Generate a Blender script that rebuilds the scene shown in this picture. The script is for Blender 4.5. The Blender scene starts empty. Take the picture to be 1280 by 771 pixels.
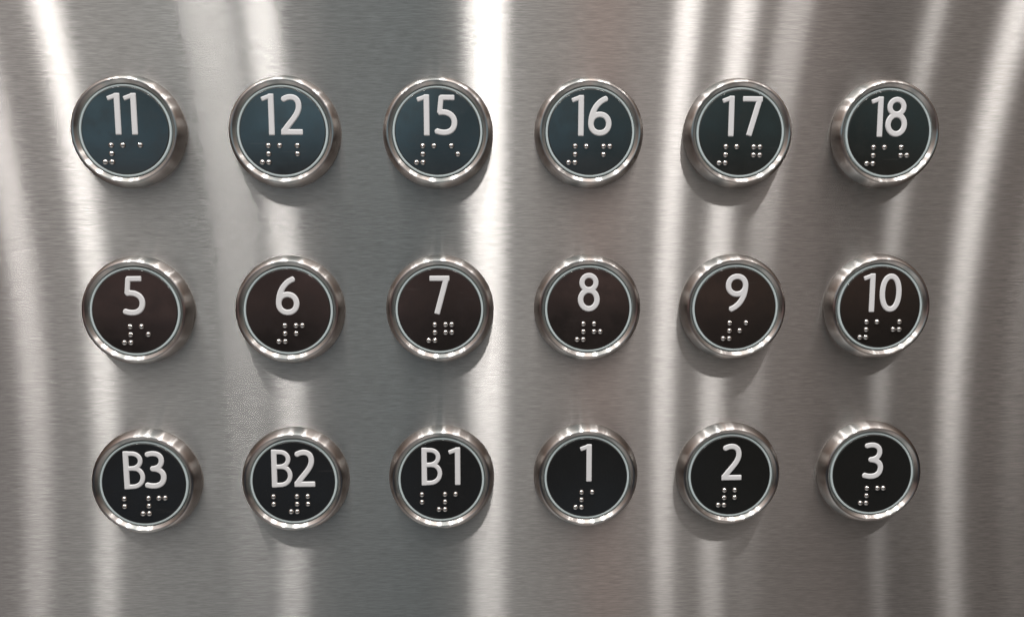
import bpy, math, random
import numpy as np
from mathutils import Matrix, Vector

random.seed(7)
scene = bpy.context.scene
COL = scene.collection
MM = 0.001

# ------------------------------------------------------------------ camera
# solved from the photograph: x right, y up, z out of the panel (millimetres)
CAM = (-11.77, 30.94, 279.57)
ANG = (-0.10896, -0.039375, -0.0013707)
cx, sx = math.cos(ANG[0]), math.sin(ANG[0])
cy, sy = math.cos(ANG[1]), math.sin(ANG[1])
cz, sz = math.cos(ANG[2]), math.sin(ANG[2])
Rx = Matrix(((1, 0, 0), (0, cx, -sx), (0, sx, cx)))
Ry = Matrix(((cy, 0, sy), (0, 1, 0), (-sy, 0, cy)))
Rz = Matrix(((cz, -sz, 0), (sz, cz, 0), (0, 0, 1)))
TOW = Matrix(((1, 0, 0), (0, 0, -1), (0, 1, 0)))          # panel frame -> upright world


def world(x, y, z):
    return Vector((x * MM, -z * MM, y * MM))


cam_data = bpy.data.cameras.new('camera')
cam_data.sensor_width = 36
cam_data.lens = 36 * 1000 / 1280
cam_data.clip_start = 0.005
cam_data.clip_end = 50
cam = bpy.data.objects.new('camera', cam_data)
COL.objects.link(cam)
cam.matrix_world = Matrix.Translation(world(*CAM)) @ (TOW @ Rz @ Ry @ Rx).to_4x4()
scene.camera = cam
scene.view_settings.view_transform = 'Standard'
scene.view_settings.look = 'None'
scene.view_settings.exposure = 0
scene.view_settings.gamma = 1
scene.cycles.sample_clamp_indirect = 1.0


# ------------------------------------------------------------------ node helpers
class NT:
    def __init__(self, tree):
        self.t = tree
        tree.nodes.clear()

    def n(self, kind, **kw):
        nd = self.t.nodes.new(kind)
        for k, v in kw.items():
            setattr(nd, k, v)
        return nd

    def link(self, a, b):
        self.t.links.new(a, b)

    def put(self, sock, v):
        if isinstance(v, bpy.types.NodeSocket):
            self.link(v, sock)
        else:
            sock.default_value = v

    def math(self, op, a, b=0.0, clamp=False):
        nd = self.n('ShaderNodeMath', operation=op, use_clamp=clamp)
        self.put(nd.inputs[0], a)
        self.put(nd.inputs[1], b)
        return nd.outputs[0]

    def step(self, v, lo, hi, a=0.0, b=1.0):
        nd = self.n('ShaderNodeMapRange', interpolation_type='SMOOTHSTEP')
        self.put(nd.inputs[0], v)
        for i, q in enumerate((lo, hi, a, b)):
            self.put(nd.inputs[1 + i], q)
        return nd.outputs[0]

    def mix(self, f, a, b, mode='MIX'):
        nd = self.n('ShaderNodeMix', data_type='RGBA', blend_type=mode)
        self.put(nd.inputs[0], f)
        self.put(nd.inputs[6], a)
        self.put(nd.inputs[7], b)
        return nd.outputs[2]

    def ramp(self, v, stops, interp='EASE'):
        nd = self.n('ShaderNodeValToRGB')
        nd.color_ramp.interpolation = interp
        el = nd.color_ramp.elements
        while len(el) > 1:
            el.remove(el[-1])
        el[0].position, el[0].color = stops[0][0], (*stops[0][1], 1)
        for p, c in stops[1:]:
            e = el.new(p)
            e.color = (*c, 1)
        self.put(nd.inputs[0], v)
        return nd.outputs[0]

    def noise(self, vec, scale, detail=2.0, rough=0.5):
        nd = self.n('ShaderNodeTexNoise')
        self.link(vec, nd.inputs['Vector'])
        nd.inputs['Scale'].default_value = scale
        nd.inputs['Detail'].default_value = detail
        nd.inputs['Roughness'].default_value = rough
        return nd.outputs[0]

    def mapped(self, vec, scale, loc=(0, 0, 0), rot=(0, 0, 0)):
        nd = self.n('ShaderNodeMapping')
        self.link(vec, nd.inputs[0])
        nd.inputs['Location'].default_value = loc
        nd.inputs['Rotation'].default_value = rot
        nd.inputs['Scale'].default_value = scale
        return nd.outputs[0]


def c255(r, g, b, k=1.0):
    f = lambda v: ((v / 255 + 0.055) / 1.055) ** 2.4 if v > 10 else v / 255 / 12.92
    return (f(r) * k, f(g) * k, f(b) * k)


# ------------------------------------------------------------------ surroundings: the dim lift cabin as seen from the panel
wd = bpy.data.worlds.new('World')
scene.world = wd
wd.use_nodes = True
w = NT(wd.node_tree)
tc = w.n('ShaderNodeTexCoord')
sep = w.n('ShaderNodeSeparateXYZ')
w.link(tc.outputs['Generated'], sep.inputs[0])
dx, dy, dz = sep.outputs
WX = 1000.0


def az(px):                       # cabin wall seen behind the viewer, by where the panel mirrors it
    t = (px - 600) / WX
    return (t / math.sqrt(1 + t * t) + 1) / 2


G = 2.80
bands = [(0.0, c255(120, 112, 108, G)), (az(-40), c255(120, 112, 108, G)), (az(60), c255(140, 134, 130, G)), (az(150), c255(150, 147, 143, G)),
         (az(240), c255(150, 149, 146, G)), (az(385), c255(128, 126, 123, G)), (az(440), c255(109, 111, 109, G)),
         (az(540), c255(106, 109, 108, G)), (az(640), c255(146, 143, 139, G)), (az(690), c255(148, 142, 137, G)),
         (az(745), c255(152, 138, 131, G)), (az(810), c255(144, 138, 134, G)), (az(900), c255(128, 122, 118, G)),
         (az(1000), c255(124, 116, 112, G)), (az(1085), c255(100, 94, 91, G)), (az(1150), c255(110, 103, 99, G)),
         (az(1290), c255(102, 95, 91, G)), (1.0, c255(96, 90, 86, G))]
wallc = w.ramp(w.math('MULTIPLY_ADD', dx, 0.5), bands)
w.t.nodes[-2].inputs[2].default_value = 0.5 if w.t.nodes[-2].type == 'MATH' else 0
for nd in w.t.nodes:
    if nd.type == 'MATH' and nd.operation == 'MULTIPLY_ADD':
        nd.inputs[2].default_value = 0.5
el = w.math('DIVIDE', dz, w.math('MAXIMUM', w.math('ABSOLUTE', dy), 0.02))
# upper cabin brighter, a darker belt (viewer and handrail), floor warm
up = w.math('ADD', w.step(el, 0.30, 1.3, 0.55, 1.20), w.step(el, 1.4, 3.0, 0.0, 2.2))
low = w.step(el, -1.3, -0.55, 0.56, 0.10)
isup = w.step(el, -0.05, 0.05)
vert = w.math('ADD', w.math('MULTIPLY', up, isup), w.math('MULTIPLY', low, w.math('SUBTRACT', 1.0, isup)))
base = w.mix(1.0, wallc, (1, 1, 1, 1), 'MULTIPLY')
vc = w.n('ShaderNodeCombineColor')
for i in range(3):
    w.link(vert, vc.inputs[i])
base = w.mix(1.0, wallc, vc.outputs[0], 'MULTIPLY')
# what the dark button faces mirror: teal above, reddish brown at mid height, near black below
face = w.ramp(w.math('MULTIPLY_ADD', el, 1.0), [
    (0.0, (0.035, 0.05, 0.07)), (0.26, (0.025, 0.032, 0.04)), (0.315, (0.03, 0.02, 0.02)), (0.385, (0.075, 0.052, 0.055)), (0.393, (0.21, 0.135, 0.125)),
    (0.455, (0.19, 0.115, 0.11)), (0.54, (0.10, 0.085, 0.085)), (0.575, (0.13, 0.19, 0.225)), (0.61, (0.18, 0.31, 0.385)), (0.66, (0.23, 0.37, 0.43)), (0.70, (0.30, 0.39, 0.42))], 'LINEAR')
for nd in w.t.nodes:
    if nd.type == 'MATH' and nd.operation == 'MULTIPLY_ADD' and nd.inputs[2].default_value != 0.5:
        nd.inputs[2].default_value = 0.5
side = w.step(dx, 0.05, 0.40, 1.0, 0.50)
sc = w.n('ShaderNodeCombineColor')
w.link(side, sc.inputs[0])
w.link(w.math('MULTIPLY', side, w.step(dx, 0.0, 0.4, 1.0, 0.95)), sc.inputs[1])
w.link(w.math('MULTIPLY', side, w.step(dx, 0.0, 0.4, 1.0, 0.80)), sc.inputs[2])
face = w.mix(1.0, face, sc.outputs[0], 'MULTIPLY')
blot = w.n('ShaderNodeCombineColor')
for i in range(3):
    w.link(w.step(w.noise(tc.outputs['Generated'], 9.0, 2.0), 0.35, 0.68, 0.6, 1.45), blot.inputs[i])
face = w.mix(1.0, face, blot.outputs[0], 'MULTIPLY')
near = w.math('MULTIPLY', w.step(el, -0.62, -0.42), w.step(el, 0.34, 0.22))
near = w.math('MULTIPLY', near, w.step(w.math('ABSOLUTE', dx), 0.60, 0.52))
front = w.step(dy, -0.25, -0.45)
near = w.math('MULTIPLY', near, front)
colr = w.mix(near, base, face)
# grazing directions along the panel wall are dark
dark = w.step(w.math('ABSOLUTE', dx), 0.6, 0.95, 1.0, 0.22)
dc = w.n('ShaderNodeCombineColor')
for i in range(3):
    w.link(w.math('POWER', dark, (0.92, 1.08, 1.2)[i]), dc.inputs[i])
colr = w.mix(1.0, colr, dc.outputs[0], 'MULTIPLY')
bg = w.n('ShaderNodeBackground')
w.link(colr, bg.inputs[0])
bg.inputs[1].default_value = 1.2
wo = w.n('ShaderNodeOutputWorld')
w.link(bg.outputs[0], wo.inputs[0])

# ------------------------------------------------------------------ lamps: the small round ceiling spots of the cabin
LAMPS = [  # x, height, distance from the panel, diameter (mm), power (W)
    (-815, 1000, 590, 46, 0.72), (-692, 1000, 590, 42, 1.05), (-382, 950, 250, 76, 0.80), (-358, 1000, 590, 56, 0.95),
    (-2, 1000, 590, 70, 1.60), (8, 1010, 300, 54, 0.50), (326, 1000, 590, 40, 0.85), (416, 1000, 590, 42, 0.82),
    (412, 900, 250, 46, 0.42), (735, 1000, 590, 24, 0.26), (874, 1000, 590, 40, 0.74), (1000, 1000, 590, 50, 0.16)]
aim = world(0, 0, 0)
for i, (lx, ly, lz, dia, pw) in enumerate(LAMPS):
    ld = bpy.data.lights.new('ceiling_spot', 'AREA')
    ld.shape = 'DISK'
    ld.size = dia * MM
    ld.energy = pw
    ld.color = (1.0, 0.965, 0.93)
    lo = bpy.data.objects.new('ceiling_spot', ld)
    COL.objects.link(lo)
    lo.location = world(lx, ly, lz)
    lo.rotation_euler = (aim - lo.location).to_track_quat('-Z', 'Y').to_euler()


# ------------------------------------------------------------------ materials
def new_mat(name):
    m = bpy.data.materials.new(name)
    m.use_nodes = True
    t = NT(m.node_tree)
    out = t.n('ShaderNodeOutputMaterial')
    return m, t, out


def glossy(t, color, rough, aniso, tangent, normal=None, dist='GGX'):
    g = t.n('ShaderNodeBsdfAnisotropic')
    g.distribution = dist
    t.put(g.inputs['Color'], color)
    t.put(g.inputs['Roughness'], rough)
    t.put(g.inputs['Anisotropy'], aniso)
    t.link(tangent, g.inputs['Tangent'])
    if normal:
        t.link(normal, g.inputs['Normal'])
    return g.outputs[0]


def mixs(t, f, a, b):
    nd = t.n('ShaderNodeMixShader')
    t.put(nd.inputs[0], f)
    t.link(a, nd.inputs[1])
    t.link(b, nd.inputs[2])
    return nd.outputs[0]


def steel_brushed():
    m, t, out = new_mat('brushed_stainless_steel')
    oc = t.n('ShaderNodeTexCoord').outputs['Object']
    tan = t.n('ShaderNodeCombineXYZ')
    tan.inputs[0].default_value = 1.0
    # hair-line grain: long in x, fine in z (object coordinates are metres)
    g1 = t.noise(t.mapped(oc, (200, 1, 2900)), 1.0, 3.0, 0.6)
    g2 = t.noise(t.mapped(oc, (110, 1, 5200), (7, 0, 3)), 1.0, 2.0, 0.6)
    g4 = t.noise(t.mapped(oc, (60, 1, 3000), (1, 0, 2)), 1.0, 3.0, 0.6)
    g5 = t.noise(t.mapped(oc, (260, 1, 2300), (5, 0, 8)), 1.0, 1.0, 0.5)
    g3 = t.noise(t.mapped(oc, (30, 1, 900), (3, 0, 9)), 1.0, 3.0, 0.5)
    hgt = t.math('ADD', t.math('MULTIPLY', g4, 0.6), t.math('MULTIPLY', g5, 2.2))
    bump = t.n('ShaderNodeBump')
    bump.inputs['Strength'].default_value = 1.0
    bump.inputs['Distance'].default_value = 0.0000028
    t.link(hgt, bump.inputs['Height'])
    # cloudy handling marks and slow tone drift
    big = t.noise(t.mapped(oc, (9, 1, 14)), 1.0, 3.0, 0.5)
    tone = t.math('ADD', t.math('MULTIPLY', g3, 0.10), t.math('MULTIPLY', t.step(g1, 0.28, 0.72), 0.125))
    tone = t.math('ADD', tone, t.math('MULTIPLY', big, 0.05))
    # sparse short dark pits along the grain
    pit = t.noise(t.mapped(oc, (250, 1, 2300), (11, 0, 5)), 1.0, 1.0, 0.5)
    pit = t.step(pit, 0.79, 0.86, 0.0, 0.30)
    tone = t.math('SUBTRACT', tone, pit)
    col = t.n('ShaderNodeCombineColor')
    for i, c in enumerate((0.316, 0.305, 0.295)):
        t.link(t.math('ADD', tone, c + 0.0), col.inputs[i])
    r = t.math('ADD', t.math('MULTIPLY', big, 0.035), 0.24)
    a = glossy(t, col.outputs[0], r, ANISO, tan.outputs[0], bump.outputs[0], 'BECKMANN')
    b = glossy(t, col.outputs[0], 0.33, 0.80, tan.outputs[0], bump.outputs[0])
    t.link(mixs(t, 0.24, a, b), out.inputs[0])
    return m


ANISO = 0.89


def steel_turned(name='turned_steel', rough=0.28, an=0.79, c=(0.64, 0.625, 0.61)):
    m, t, out = new_mat(name)
    tn = t.n('ShaderNodeTangent', direction_type='RADIAL', axis='Z')
    oc = t.n('ShaderNodeTexCoord').outputs['Object']
    g = t.noise(t.mapped(oc, (260, 260, 9000)), 1.0, 2.0, 0.6)
    bump = t.n('ShaderNodeBump')
    bump.inputs['Strength'].default_value = 0.5
    bump.inputs['Distance'].default_value = 0.000003
    t.link(g, bump.inputs['Height'])
    col = t.mix(g, (*[v * 0.92 for v in c], 1), (*[min(1, v * 1.06) for v in c], 1))
    a = glossy(t, col, rough, an, tn.outputs[0], bump.outputs[0], 'BECKMANN')
    b = glossy(t, col, 0.30, 0.3, tn.outputs[0], bump.outputs[0])
    t.link(mixs(t, 0.18, a, b), out.inputs[0])
    return m


def principled(name, **kw):
    m, t, out = new_mat(name)
    p = t.n('ShaderNodeBsdfPrincipled')
    for k, v in kw.items():
        t.put(p.inputs[k.replace('_', ' ')], v)
    t.link(p.outputs[0], out.inputs[0])
    return m, t, p


M_PANEL = steel_brushed()
M_BEZEL = steel_turned()
M_FACE, t, p = principled('black_glass_face', Base_Color=(0.017, 0.016, 0.0145, 1), Roughness=0.10, IOR=2.1)
oc = t.n('ShaderNodeTexCoord').outputs['Object']
oi = t.n('ShaderNodeObjectInfo')
sh = t.n('ShaderNodeVectorMath', operation='ADD')
t.link(oc, sh.inputs[0])
t.link(oi.outputs['Location'], sh.inputs[1])
dust = t.noise(sh.outputs[0], 2600, 2.0, 0.5)
scr = t.noise(t.mapped(sh.outputs[0], (40, 2600, 1), (0, 0, 0), (0, 0, 0.7)), 1.0, 1.0, 0.5)
scr2 = t.noise(sh.outputs[0], 60, 1.0, 0.5)
sc_m = t.math('MULTIPLY', t.step(scr, 0.69, 0.74, 0.0, 1.0), t.step(scr2, 0.54, 0.62, 0.0, 0.22))
spk = t.math('ADD', sc_m, t.step(dust, 0.73, 0.78, 0.0, 0.25))
t.link(t.mix(spk, (0.017, 0.016, 0.0145, 1), (0.16, 0.15, 0.145, 1)), p.inputs['Base Color'])
smear = t.noise(sh.outputs[0], 130, 3.0, 0.6)
t.link(t.step(smear, 0.35, 0.75, 0.07, 0.17), p.inputs['Roughness'])

M_RING, t, p = principled('pale_translucent_acrylic', Base_Color=(0.70, 0.82, 0.84, 1), Roughness=0.28, IOR=1.5)
M_NUM, t, p = principled('satin_silver_numeral', Base_Color=(0.93, 0.95, 0.98, 1), Roughness=0.45)
M_DOT, t, p = principled('polished_steel_dot', Base_Color=(0.80, 0.80, 0.80, 1), Roughness=0.11, Metallic=1.0)


# ------------------------------------------------------------------ object helpers
def link_mesh(name, me, mat, parent=None, loc=(0, 0, 0)):
    o = bpy.data.objects.new(name, me)
    COL.objects.link(o)
    if mat and not me.materials:
        me.materials.append(mat)
    if parent:
        o.parent = parent
    o.location = loc
    return o


def lathe(name, prof, seg=192, close=False):
    """prof: list of (r, z) in mm; a point with r = 0 becomes a pole."""
    vs, fs, rings = [], [], []
    for r, z in prof:
        if r == 0:
            rings.append([len(vs)] * seg)
            vs.append((0, 0, z * MM))
        else:
            rings.append(list(range(len(vs), len(vs) + seg)))
            for k in range(seg):
                a = 2 * math.pi * k / seg
                vs.append((r * MM * math.cos(a), r * MM * math.sin(a), z * MM))
    pairs = list(zip(rings, rings[1:])) + ([(rings[-1], rings[0])] if close else [])
    for A, B in pairs:
        for k in range(seg):
            q = [A[k], A[(k + 1) % seg], B[(k + 1) % seg], B[k]]
            u = []
            for i in q:
                if i not in u:
                    u.append(i)
            if len(u) > 2:
                fs.append(u)
    me = bpy.data.meshes.new(name)
    me.from_pydata(vs, [], fs)
    me.validate()
    me.update()
    for pl in me.polygons:
        pl.use_smooth = True
    return me


def spline(points, n=10):
    """Catmull-Rom through (r, z) points."""
    out = []
    P = [points[0]] + points + [points[-1]]
    for i in range(1, len(P) - 2):
        p0, p1, p2, p3 = (np.array(P[i + k], float) for k in (-1, 0, 1, 2))
        for s in range(n):
            u = s / n
            out.append(tuple(0.5 * ((2 * p1) + (-p0 + p2) * u + (2 * p0 - 5 * p1 + 4 * p2 - p3) * u * u + (-p0 + 3 * p1 - 3 * p2 + p3) * u ** 3)))
    out.append(points[-1])
    return out


# ------------------------------------------------------------------ the steel panel
PT = -4.2             # panel surface, mm below the button faces
me = bpy.data.meshes.new('control_panel')
W2, H2, TH, BV = 450, 480, 2.0, 0.5
pts = []
for zz, ins in ((PT - TH, 0), (PT - BV, 0), (PT, BV)):
    for a, b in ((-1, -1), (1, -1), (1, 1), (-1, 1)):
        pts.append(tuple(world(a * (W2 - ins), b * (H2 - ins), zz)))
F = [(8, 9, 10, 11), (3, 2, 1, 0)]
for L in (0, 4):
    for k in range(4):
        F.append((L + k, L + (k + 1) % 4, L + 4 + (k + 1) % 4, L + 4 + k))
me.from_pydata(pts, [], F)
me.update()
panel = link_mesh('control_panel', me, M_PANEL)
panel['label'] = 'flat brushed stainless steel lift panel with horizontal grain behind all the buttons'
panel['category'] = 'panel'

# ------------------------------------------------------------------ lettering
HW = 0.070


def bez(p0, p1, p2, p3, n=14):
    o = []
    for i in range(n + 1):
        u = i / n
        v = 1 - u
        o.append((v ** 3 * p0[0] + 3 * v * v * u * p1[0] + 3 * v * u * u * p2[0] + u ** 3 * p3[0],
                  v ** 3 * p0[1] + 3 * v * v * u * p1[1] + 3 * v * u * u * p2[1] + u ** 3 * p3[1]))
    return o


def ell(cx_, cy_, rx, ry, n=44, e=2.0):
    o = []
    for i in range(n + 1):
        a = 2 * math.pi * i / n
        c, s = math.cos(a), math.sin(a)
        o.append((cx_ + rx * math.copysign(abs(c) ** (2 / e), c), cy_ + ry * math.copysign(abs(s) ** (2 / e), s)))
    return o


SIX = [(bez((0.475, 0.925), (0.26, 0.86), (0.085, 0.64), (0.08, 0.31)), HW), (ell(0.302, 0.305, 0.222, 0.226, e=2.1), HW)]
GL = {
    '1': (0.345, [([(0.266, 0.0), (0.266, 1.0)], HW), ([(0.035, 0.865), (0.25, 0.945)], 0.055)]),
    '2': (0.55, [(bez((0.085, 0.855), (0.20, 0.95), (0.47, 0.97), (0.465, 0.70)) + bez((0.465, 0.70), (0.46, 0.50), (0.28, 0.36), (0.085, 0.095))[1:], HW),
                 ([(0.02, 0.079), (0.55, 0.079)], HW)]),
    '3': (0.575, [(bez((0.09, 0.895), (0.20, 0.945), (0.45, 0.955), (0.455, 0.745)) + bez((0.455, 0.745), (0.455, 0.59), (0.33, 0.535), (0.20, 0.53))[1:], HW * 0.95),
                  (bez((0.20, 0.53), (0.36, 0.53), (0.495, 0.46), (0.495, 0.31)) + bez((0.495, 0.31), (0.49, 0.05), (0.22, 0.045), (0.045, 0.115))[1:], HW)]),
    '5': (0.575, [([(0.50, 0.925), (0.135, 0.925)], HW * 0.94), ([(0.175, 0.96), (0.13, 0.545)], HW * 0.9),
                  (bez((0.10, 0.565), (0.33, 0.605), (0.495, 0.50), (0.495, 0.325)) + bez((0.495, 0.325), (0.49, 0.055), (0.22, 0.04), (0.035, 0.125))[1:], HW)]),
    '6': (0.60, SIX),
    '9': (0.60, [([(0.60 - x, 1 - y) for x, y in s], r) for s, r in SIX]),
    '7': (0.52, [([(0.0, 0.925), (0.505, 0.925)], HW * 0.96), ([(0.435, 0.955), (0.175, 0.02)], HW)]),
    '8': (0.575, [(ell(0.287, 0.745, 0.178, 0.180), HW * 0.95), (ell(0.287, 0.312, 0.210, 0.236), HW)]),
    '0': (0.59, [(ell(0.295, 0.5, 0.217, 0.424, e=2.15), HW)]),
    'B': (0.57, [([(0.085, 0.0), (0.085, 1.0)], HW),
                 ([(0.03, 0.935), (0.21, 0.935)] + bez((0.22, 0.935), (0.52, 0.935), (0.52, 0.56), (0.22, 0.545))[1:] + [(0.10, 0.545)], HW * 0.83),
                 ([(0.10, 0.545), (0.25, 0.545)] + bez((0.26, 0.545), (0.57, 0.545), (0.57, 0.065), (0.22, 0.065))[1:] + [(0.03, 0.065)], HW * 0.83)]),
}
RD = 14.5                   # face radius, mm
GH = 0.955 * RD             # height of the raised characters
GZ = 0.34


def glyph_mesh(ch):
    wid, strokes = GL[ch]
    step = 0.145 / GH
    mrg = 0.03
    gx = np.arange(-mrg, wid + mrg + step, step)
    gy = np.arange(-mrg, 1 + mrg + step, step)
    X, Y = np.meshgrid(gx, gy, indexing='ij')
    rc = 0.022
    D = np.full(X.shape, 9.0)
    for path, hw in strokes:
        n = len(path)
        closed = n > 3 and abs(path[0][0] - path[-1][0]) < 1e-6 and abs(path[0][1] - path[-1][1]) < 1e-6
        for i in range(n - 1):
            (x0, y0), (x1, y1) = path[i], path[i + 1]
            L = math.hypot(x1 - x0, y1 - y0)
            if L < 1e-9:
                continue
            ux, uy = (x1 - x0) / L, (y1 - y0) / L
            a = (X - x0) * ux + (Y - y0) * uy
            b = -(X - x0) * uy + (Y - y0) * ux
            qa = np.abs(a - L / 2) - L / 2 + rc
            qb = np.abs(b) - hw + rc
            if n > 2:
                qa = np.abs(a - L / 2) - max(L / 2 - rc, 0.0)
            d = np.hypot(np.maximum(qa, 0), np.maximum(qb, 0)) + np.minimum(np.maximum(qa, qb), 0) - rc
            D = np.minimum(D, d)
            if i > 0 or closed:
                D = np.minimum(D, np.hypot(X - x0, Y - y0) - hw)
    D = np.maximum(D, np.maximum(-Y, Y - 1))
    D = D * GH                               # mm
    vs, key, fs = [], {}, []

    def height(d):
        u = 1 - min(max(d / 0.34, 0), 1)
        return GZ * math.sqrt(max(0, 1 - u * u * 0.94 - 0.0))

    def vert(k, x, y, z):
        if k not in key:
            key[k] = len(vs)
            vs.append((x * GH * MM, y * GH * MM, z * MM))
        return key[k]

    nx, ny = X.shape
    wall = []
    for i in range(nx - 1):
        for j in range(ny - 1):
            cs = [(i, j), (i + 1, j), (i + 1, j + 1), (i, j + 1)]
            ds = [D[c] for c in cs]
            if min(ds) >= 0:
                continue
            poly, flags = [], []
            for k in range(4):
                a, b = cs[k], cs[(k + 1) % 4]
                da, db = ds[k], ds[(k + 1) % 4]
                if da < 0:
                    poly.append(vert(a, X[a], Y[a], height(-da)))
                    flags.append(0)
                if (da < 0) != (db < 0):
                    u = da / (da - db)
                    e = (a, b) if a < b else (b, a)
                    poly.append(vert(e, X[a] + (X[b] - X[a]) * u, Y[a] + (Y[b] - Y[a]) * u, height(0)))
                    flags.append(1)
            if len(poly) > 2:
                fs.append(poly)
                for k in range(len(poly)):
                    if flags[k] and flags[(k + 1) % len(poly)]:
                        wall.append((poly[k], poly[(k + 1) % len(poly)]))
    low = {}
    for a, b in wall:
        for q in (a, b):
            if q not in low:
                low[q] = len(vs)
                vs.append((vs[q][0], vs[q][1], -0.03 * MM))
        fs.append((b, a, low[a], low[b]))
    me_ = bpy.data.meshes.new('numeral' if ch.isdigit() else 'letter')
    me_.from_pydata(vs, [], fs)
    me_.validate()
    me_.update()
    for pl in me_.polygons:
        pl.use_smooth = True
    return me_


GM = {c: glyph_mesh(c) for c in GL}

# ------------------------------------------------------------------ button parts
prof = spline([(18.7, 0.0), (18.98, 0.25), (19.02, 0.8), (18.75, 2.1), (18.38, 3.3), (18.0, 4.2), (17.6, 4.8), (17.15, 5.05), (16.7, 4.95)], 6)
prof += spline([(16.7, 4.95), (16.4, 4.62), (16.15, 4.32), (15.95, 4.1), (15.8, 3.95)], 5)[1:]
prof += [(15.66, 3.4), (15.48, 3.2), (15.42, 3.0), (15.42, 1.0), (18.0, 0.0)]
ME_BEZEL = lathe('bezel', [(r, z + PT) for r, z in prof], 224, close=True)
ME_RING = lathe('light_ring', [(r, z + PT) for r, z in
                [(15.38, 2.2), (15.38, 3.85), (15.33, 3.96), (15.22, 4.04), (14.90, 4.08), (14.68, 4.02), (14.60, 3.90), (14.60, 2.2)]], 160, close=True)
ME_FACE = lathe('face', [(r, z + PT) for r, z in
                [(0, 4.2), (6, 4.2), (12, 4.2), (14.32, 4.2), (14.34, 4.2), (14.45, 4.16), (14.52, 4.06), (14.54, 3.9), (14.54, 2.2), (0, 2.2)]], 160)
dp = [(0, 0.82)]
for k in range(1, 11):
    a = k / 10 * math.radians(84)
    dp.append((0.93 * math.sin(a), 0.82 * math.cos(a)))
dp += [(0.94, -0.03)]
ME_DOT = lathe('braille_dot', dp, 28)
for me_, m_ in ((ME_BEZEL, M_BEZEL), (ME_RING, M_RING), (ME_FACE, M_FACE), (ME_DOT, M_DOT)):
    me_.materials.append(m_)
for g_ in GM.values():
    g_.materials.append(M_NUM)
for me_ in (ME_BEZEL, ME_FACE, ME_RING, ME_DOT):
    import bmesh
    bm = bmesh.new()
    bm.from_mesh(me_)
    bmesh.ops.recalc_face_normals(bm, faces=bm.faces)
    bm.to_mesh(me_)
    bm.free()

BR = {'1': ((0, 0),), '2': ((0, 0), (0, 1)), '3': ((0, 0), (1, 0)), '5': ((0, 0), (1, 1)), '6': ((0, 0), (1, 0), (0, 1)),
      '7': ((0, 0), (1, 0), (0, 1), (1, 1)), '8': ((0, 0), (0, 1), (1, 1)), '9': ((1, 0), (0, 1)), '0': ((1, 0), (0, 1), (1, 1)),
      'B': ((0, 0), (0, 1))}
NUMSIGN = ((1, 0), (1, 1), (1, 2), (0, 2))
DX, DY = 0.151, 0.192

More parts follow.
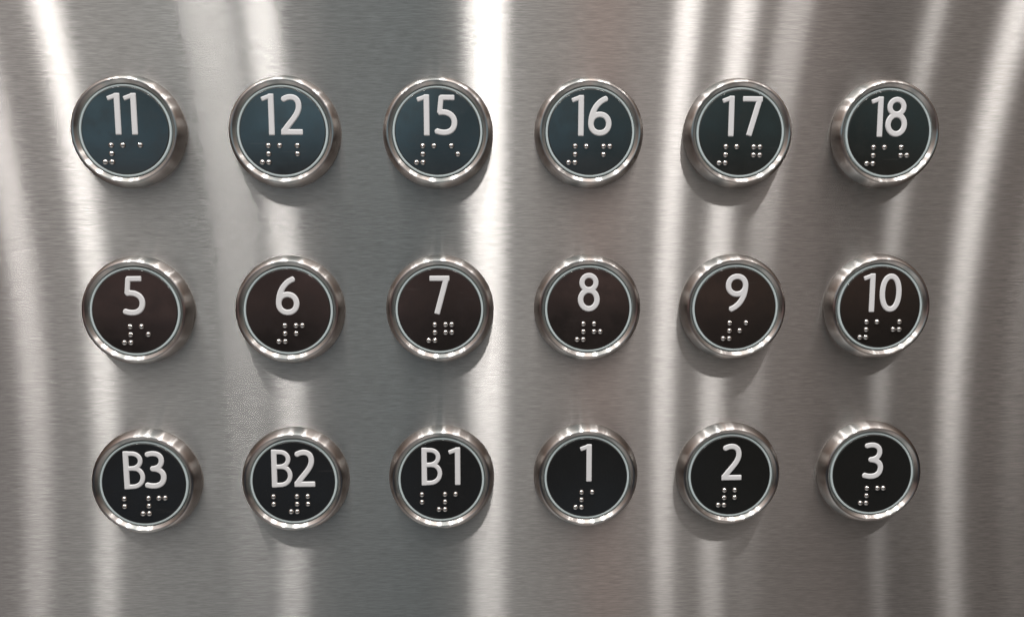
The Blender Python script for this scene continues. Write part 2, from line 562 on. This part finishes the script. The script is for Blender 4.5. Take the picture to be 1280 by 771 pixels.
# text; left edge of each character (in face radii); baseline; braille cells: (char or '#', left column x); first braille row y
B_ = [
    [('11', (-0.405, -0.03), -0.10, (('#', -0.485), ('1', -0.07), ('1', 0.33)), -0.335),
     ('12', (-0.50, -0.05), -0.10, (('#', -0.49), ('1', -0.077), ('2', 0.335)), -0.335),
     ('15', (-0.505, -0.07), -0.10, (('#', -0.50), ('1', -0.088), ('5', 0.324)), -0.335),
     ('16', (-0.475, -0.06), -0.10, (('#', -0.505), ('1', -0.09), ('6', 0.325)), -0.335),
     ('17', (-0.49, 0.03), -0.10, (('#', -0.50), ('1', -0.085), ('7', 0.33)), -0.34),
     ('18', (-0.485, -0.105), -0.10, (('#', -0.515), ('1', -0.095), ('8', 0.315)), -0.345)],
    [('5', (-0.28,), -0.105, (('#', -0.275), ('5', 0.142)), -0.36),
     ('6', (-0.295,), -0.12, (('#', -0.24), ('6', 0.176)), -0.36),
     ('7', (-0.23,), -0.125, (('#', -0.27), ('7', 0.14)), -0.36),
     ('8', (-0.27,), -0.07, (('#', -0.275), ('8', 0.138)), -0.365),
     ('9', (-0.26,), -0.105, (('#', -0.29), ('9', 0.118)), -0.365),
     ('10', (-0.475, -0.04), -0.12, (('#', -0.485), ('1', -0.07), ('0', 0.345)), -0.36)],
    [('B3', (-0.48, 0.015), -0.13, (('B', -0.485), ('#', -0.055), ('3', 0.345)), -0.365),
     ('B2', (-0.545, 0.0), -0.14, (('B', -0.50), ('#', -0.08), ('2', 0.337)), -0.37),
     ('B1', (-0.50, 0.15), -0.14, (('B', -0.483), ('#', -0.065), ('1', 0.35)), -0.37),
     ('1', (-0.205,), -0.10, (('#', -0.285), ('1', 0.13)), -0.37),
     ('2', (-0.25,), -0.125, (('#', -0.30), ('2', 0.115)), -0.37),
     ('3', (-0.27,), -0.14, (('#', -0.272), ('3', 0.148)), -0.375)]]
HUE = [
    ['teal black face at the top left corner', 'teal black face in the top row', 'teal black face in the top row', 'teal black face in the top row',
     'charcoal face in the top row', 'charcoal face at the top right corner'],
    ['brown black face at middle row left end', 'brown black face in the middle row', 'brown black face in the middle row',
     'brown black face in the middle row', 'brown black face in the middle row', 'brown black face at middle row right end'],
    ['black face at the bottom left corner', 'black face in the bottom row', 'black face in the bottom row',
     'glossy black face in the bottom row', 'glossy black face in the bottom row', 'black face at the bottom right corner']]
PX, PZ = 52.5, 61.283
for r in range(3):
    for c in range(6):
        txt, gx, by, cells, ty = B_[r][c]
        root = bpy.data.objects.new('lift_button', None)
        COL.objects.link(root)
        root.empty_display_size = 0.01
        root.location = world((c - 2.5) * PX, (1 - r) * PZ, 0)
        root.rotation_euler = (math.pi / 2 + random.uniform(-.006, .006), random.uniform(-.006, .006), random.uniform(-.008, .008))
        root['label'] = f'round steel lift button reading {txt}, {HUE[r][c]}'
        root['category'] = 'lift button'
        root['group'] = 'round floor buttons on the steel panel'
        bz = link_mesh('bezel', ME_BEZEL, None, root)
        bz.rotation_euler = (0, 0, random.uniform(0, 6.28))
        link_mesh('light_ring', ME_RING, None, root)
        fc = link_mesh('face', ME_FACE, None, root)
        for ch, x in zip(txt, gx):
            link_mesh('letter' if ch.isalpha() else 'numeral', GM[ch], None, fc, (x * RD * MM, by * RD * MM, 0))
        for ch, x in cells:
            for a, b in (NUMSIGN if ch == '#' else BR[ch]):
                link_mesh('braille_dot', ME_DOT, None, fc, ((x + a * DX) * RD * MM, (ty - b * DY) * RD * MM, 0))
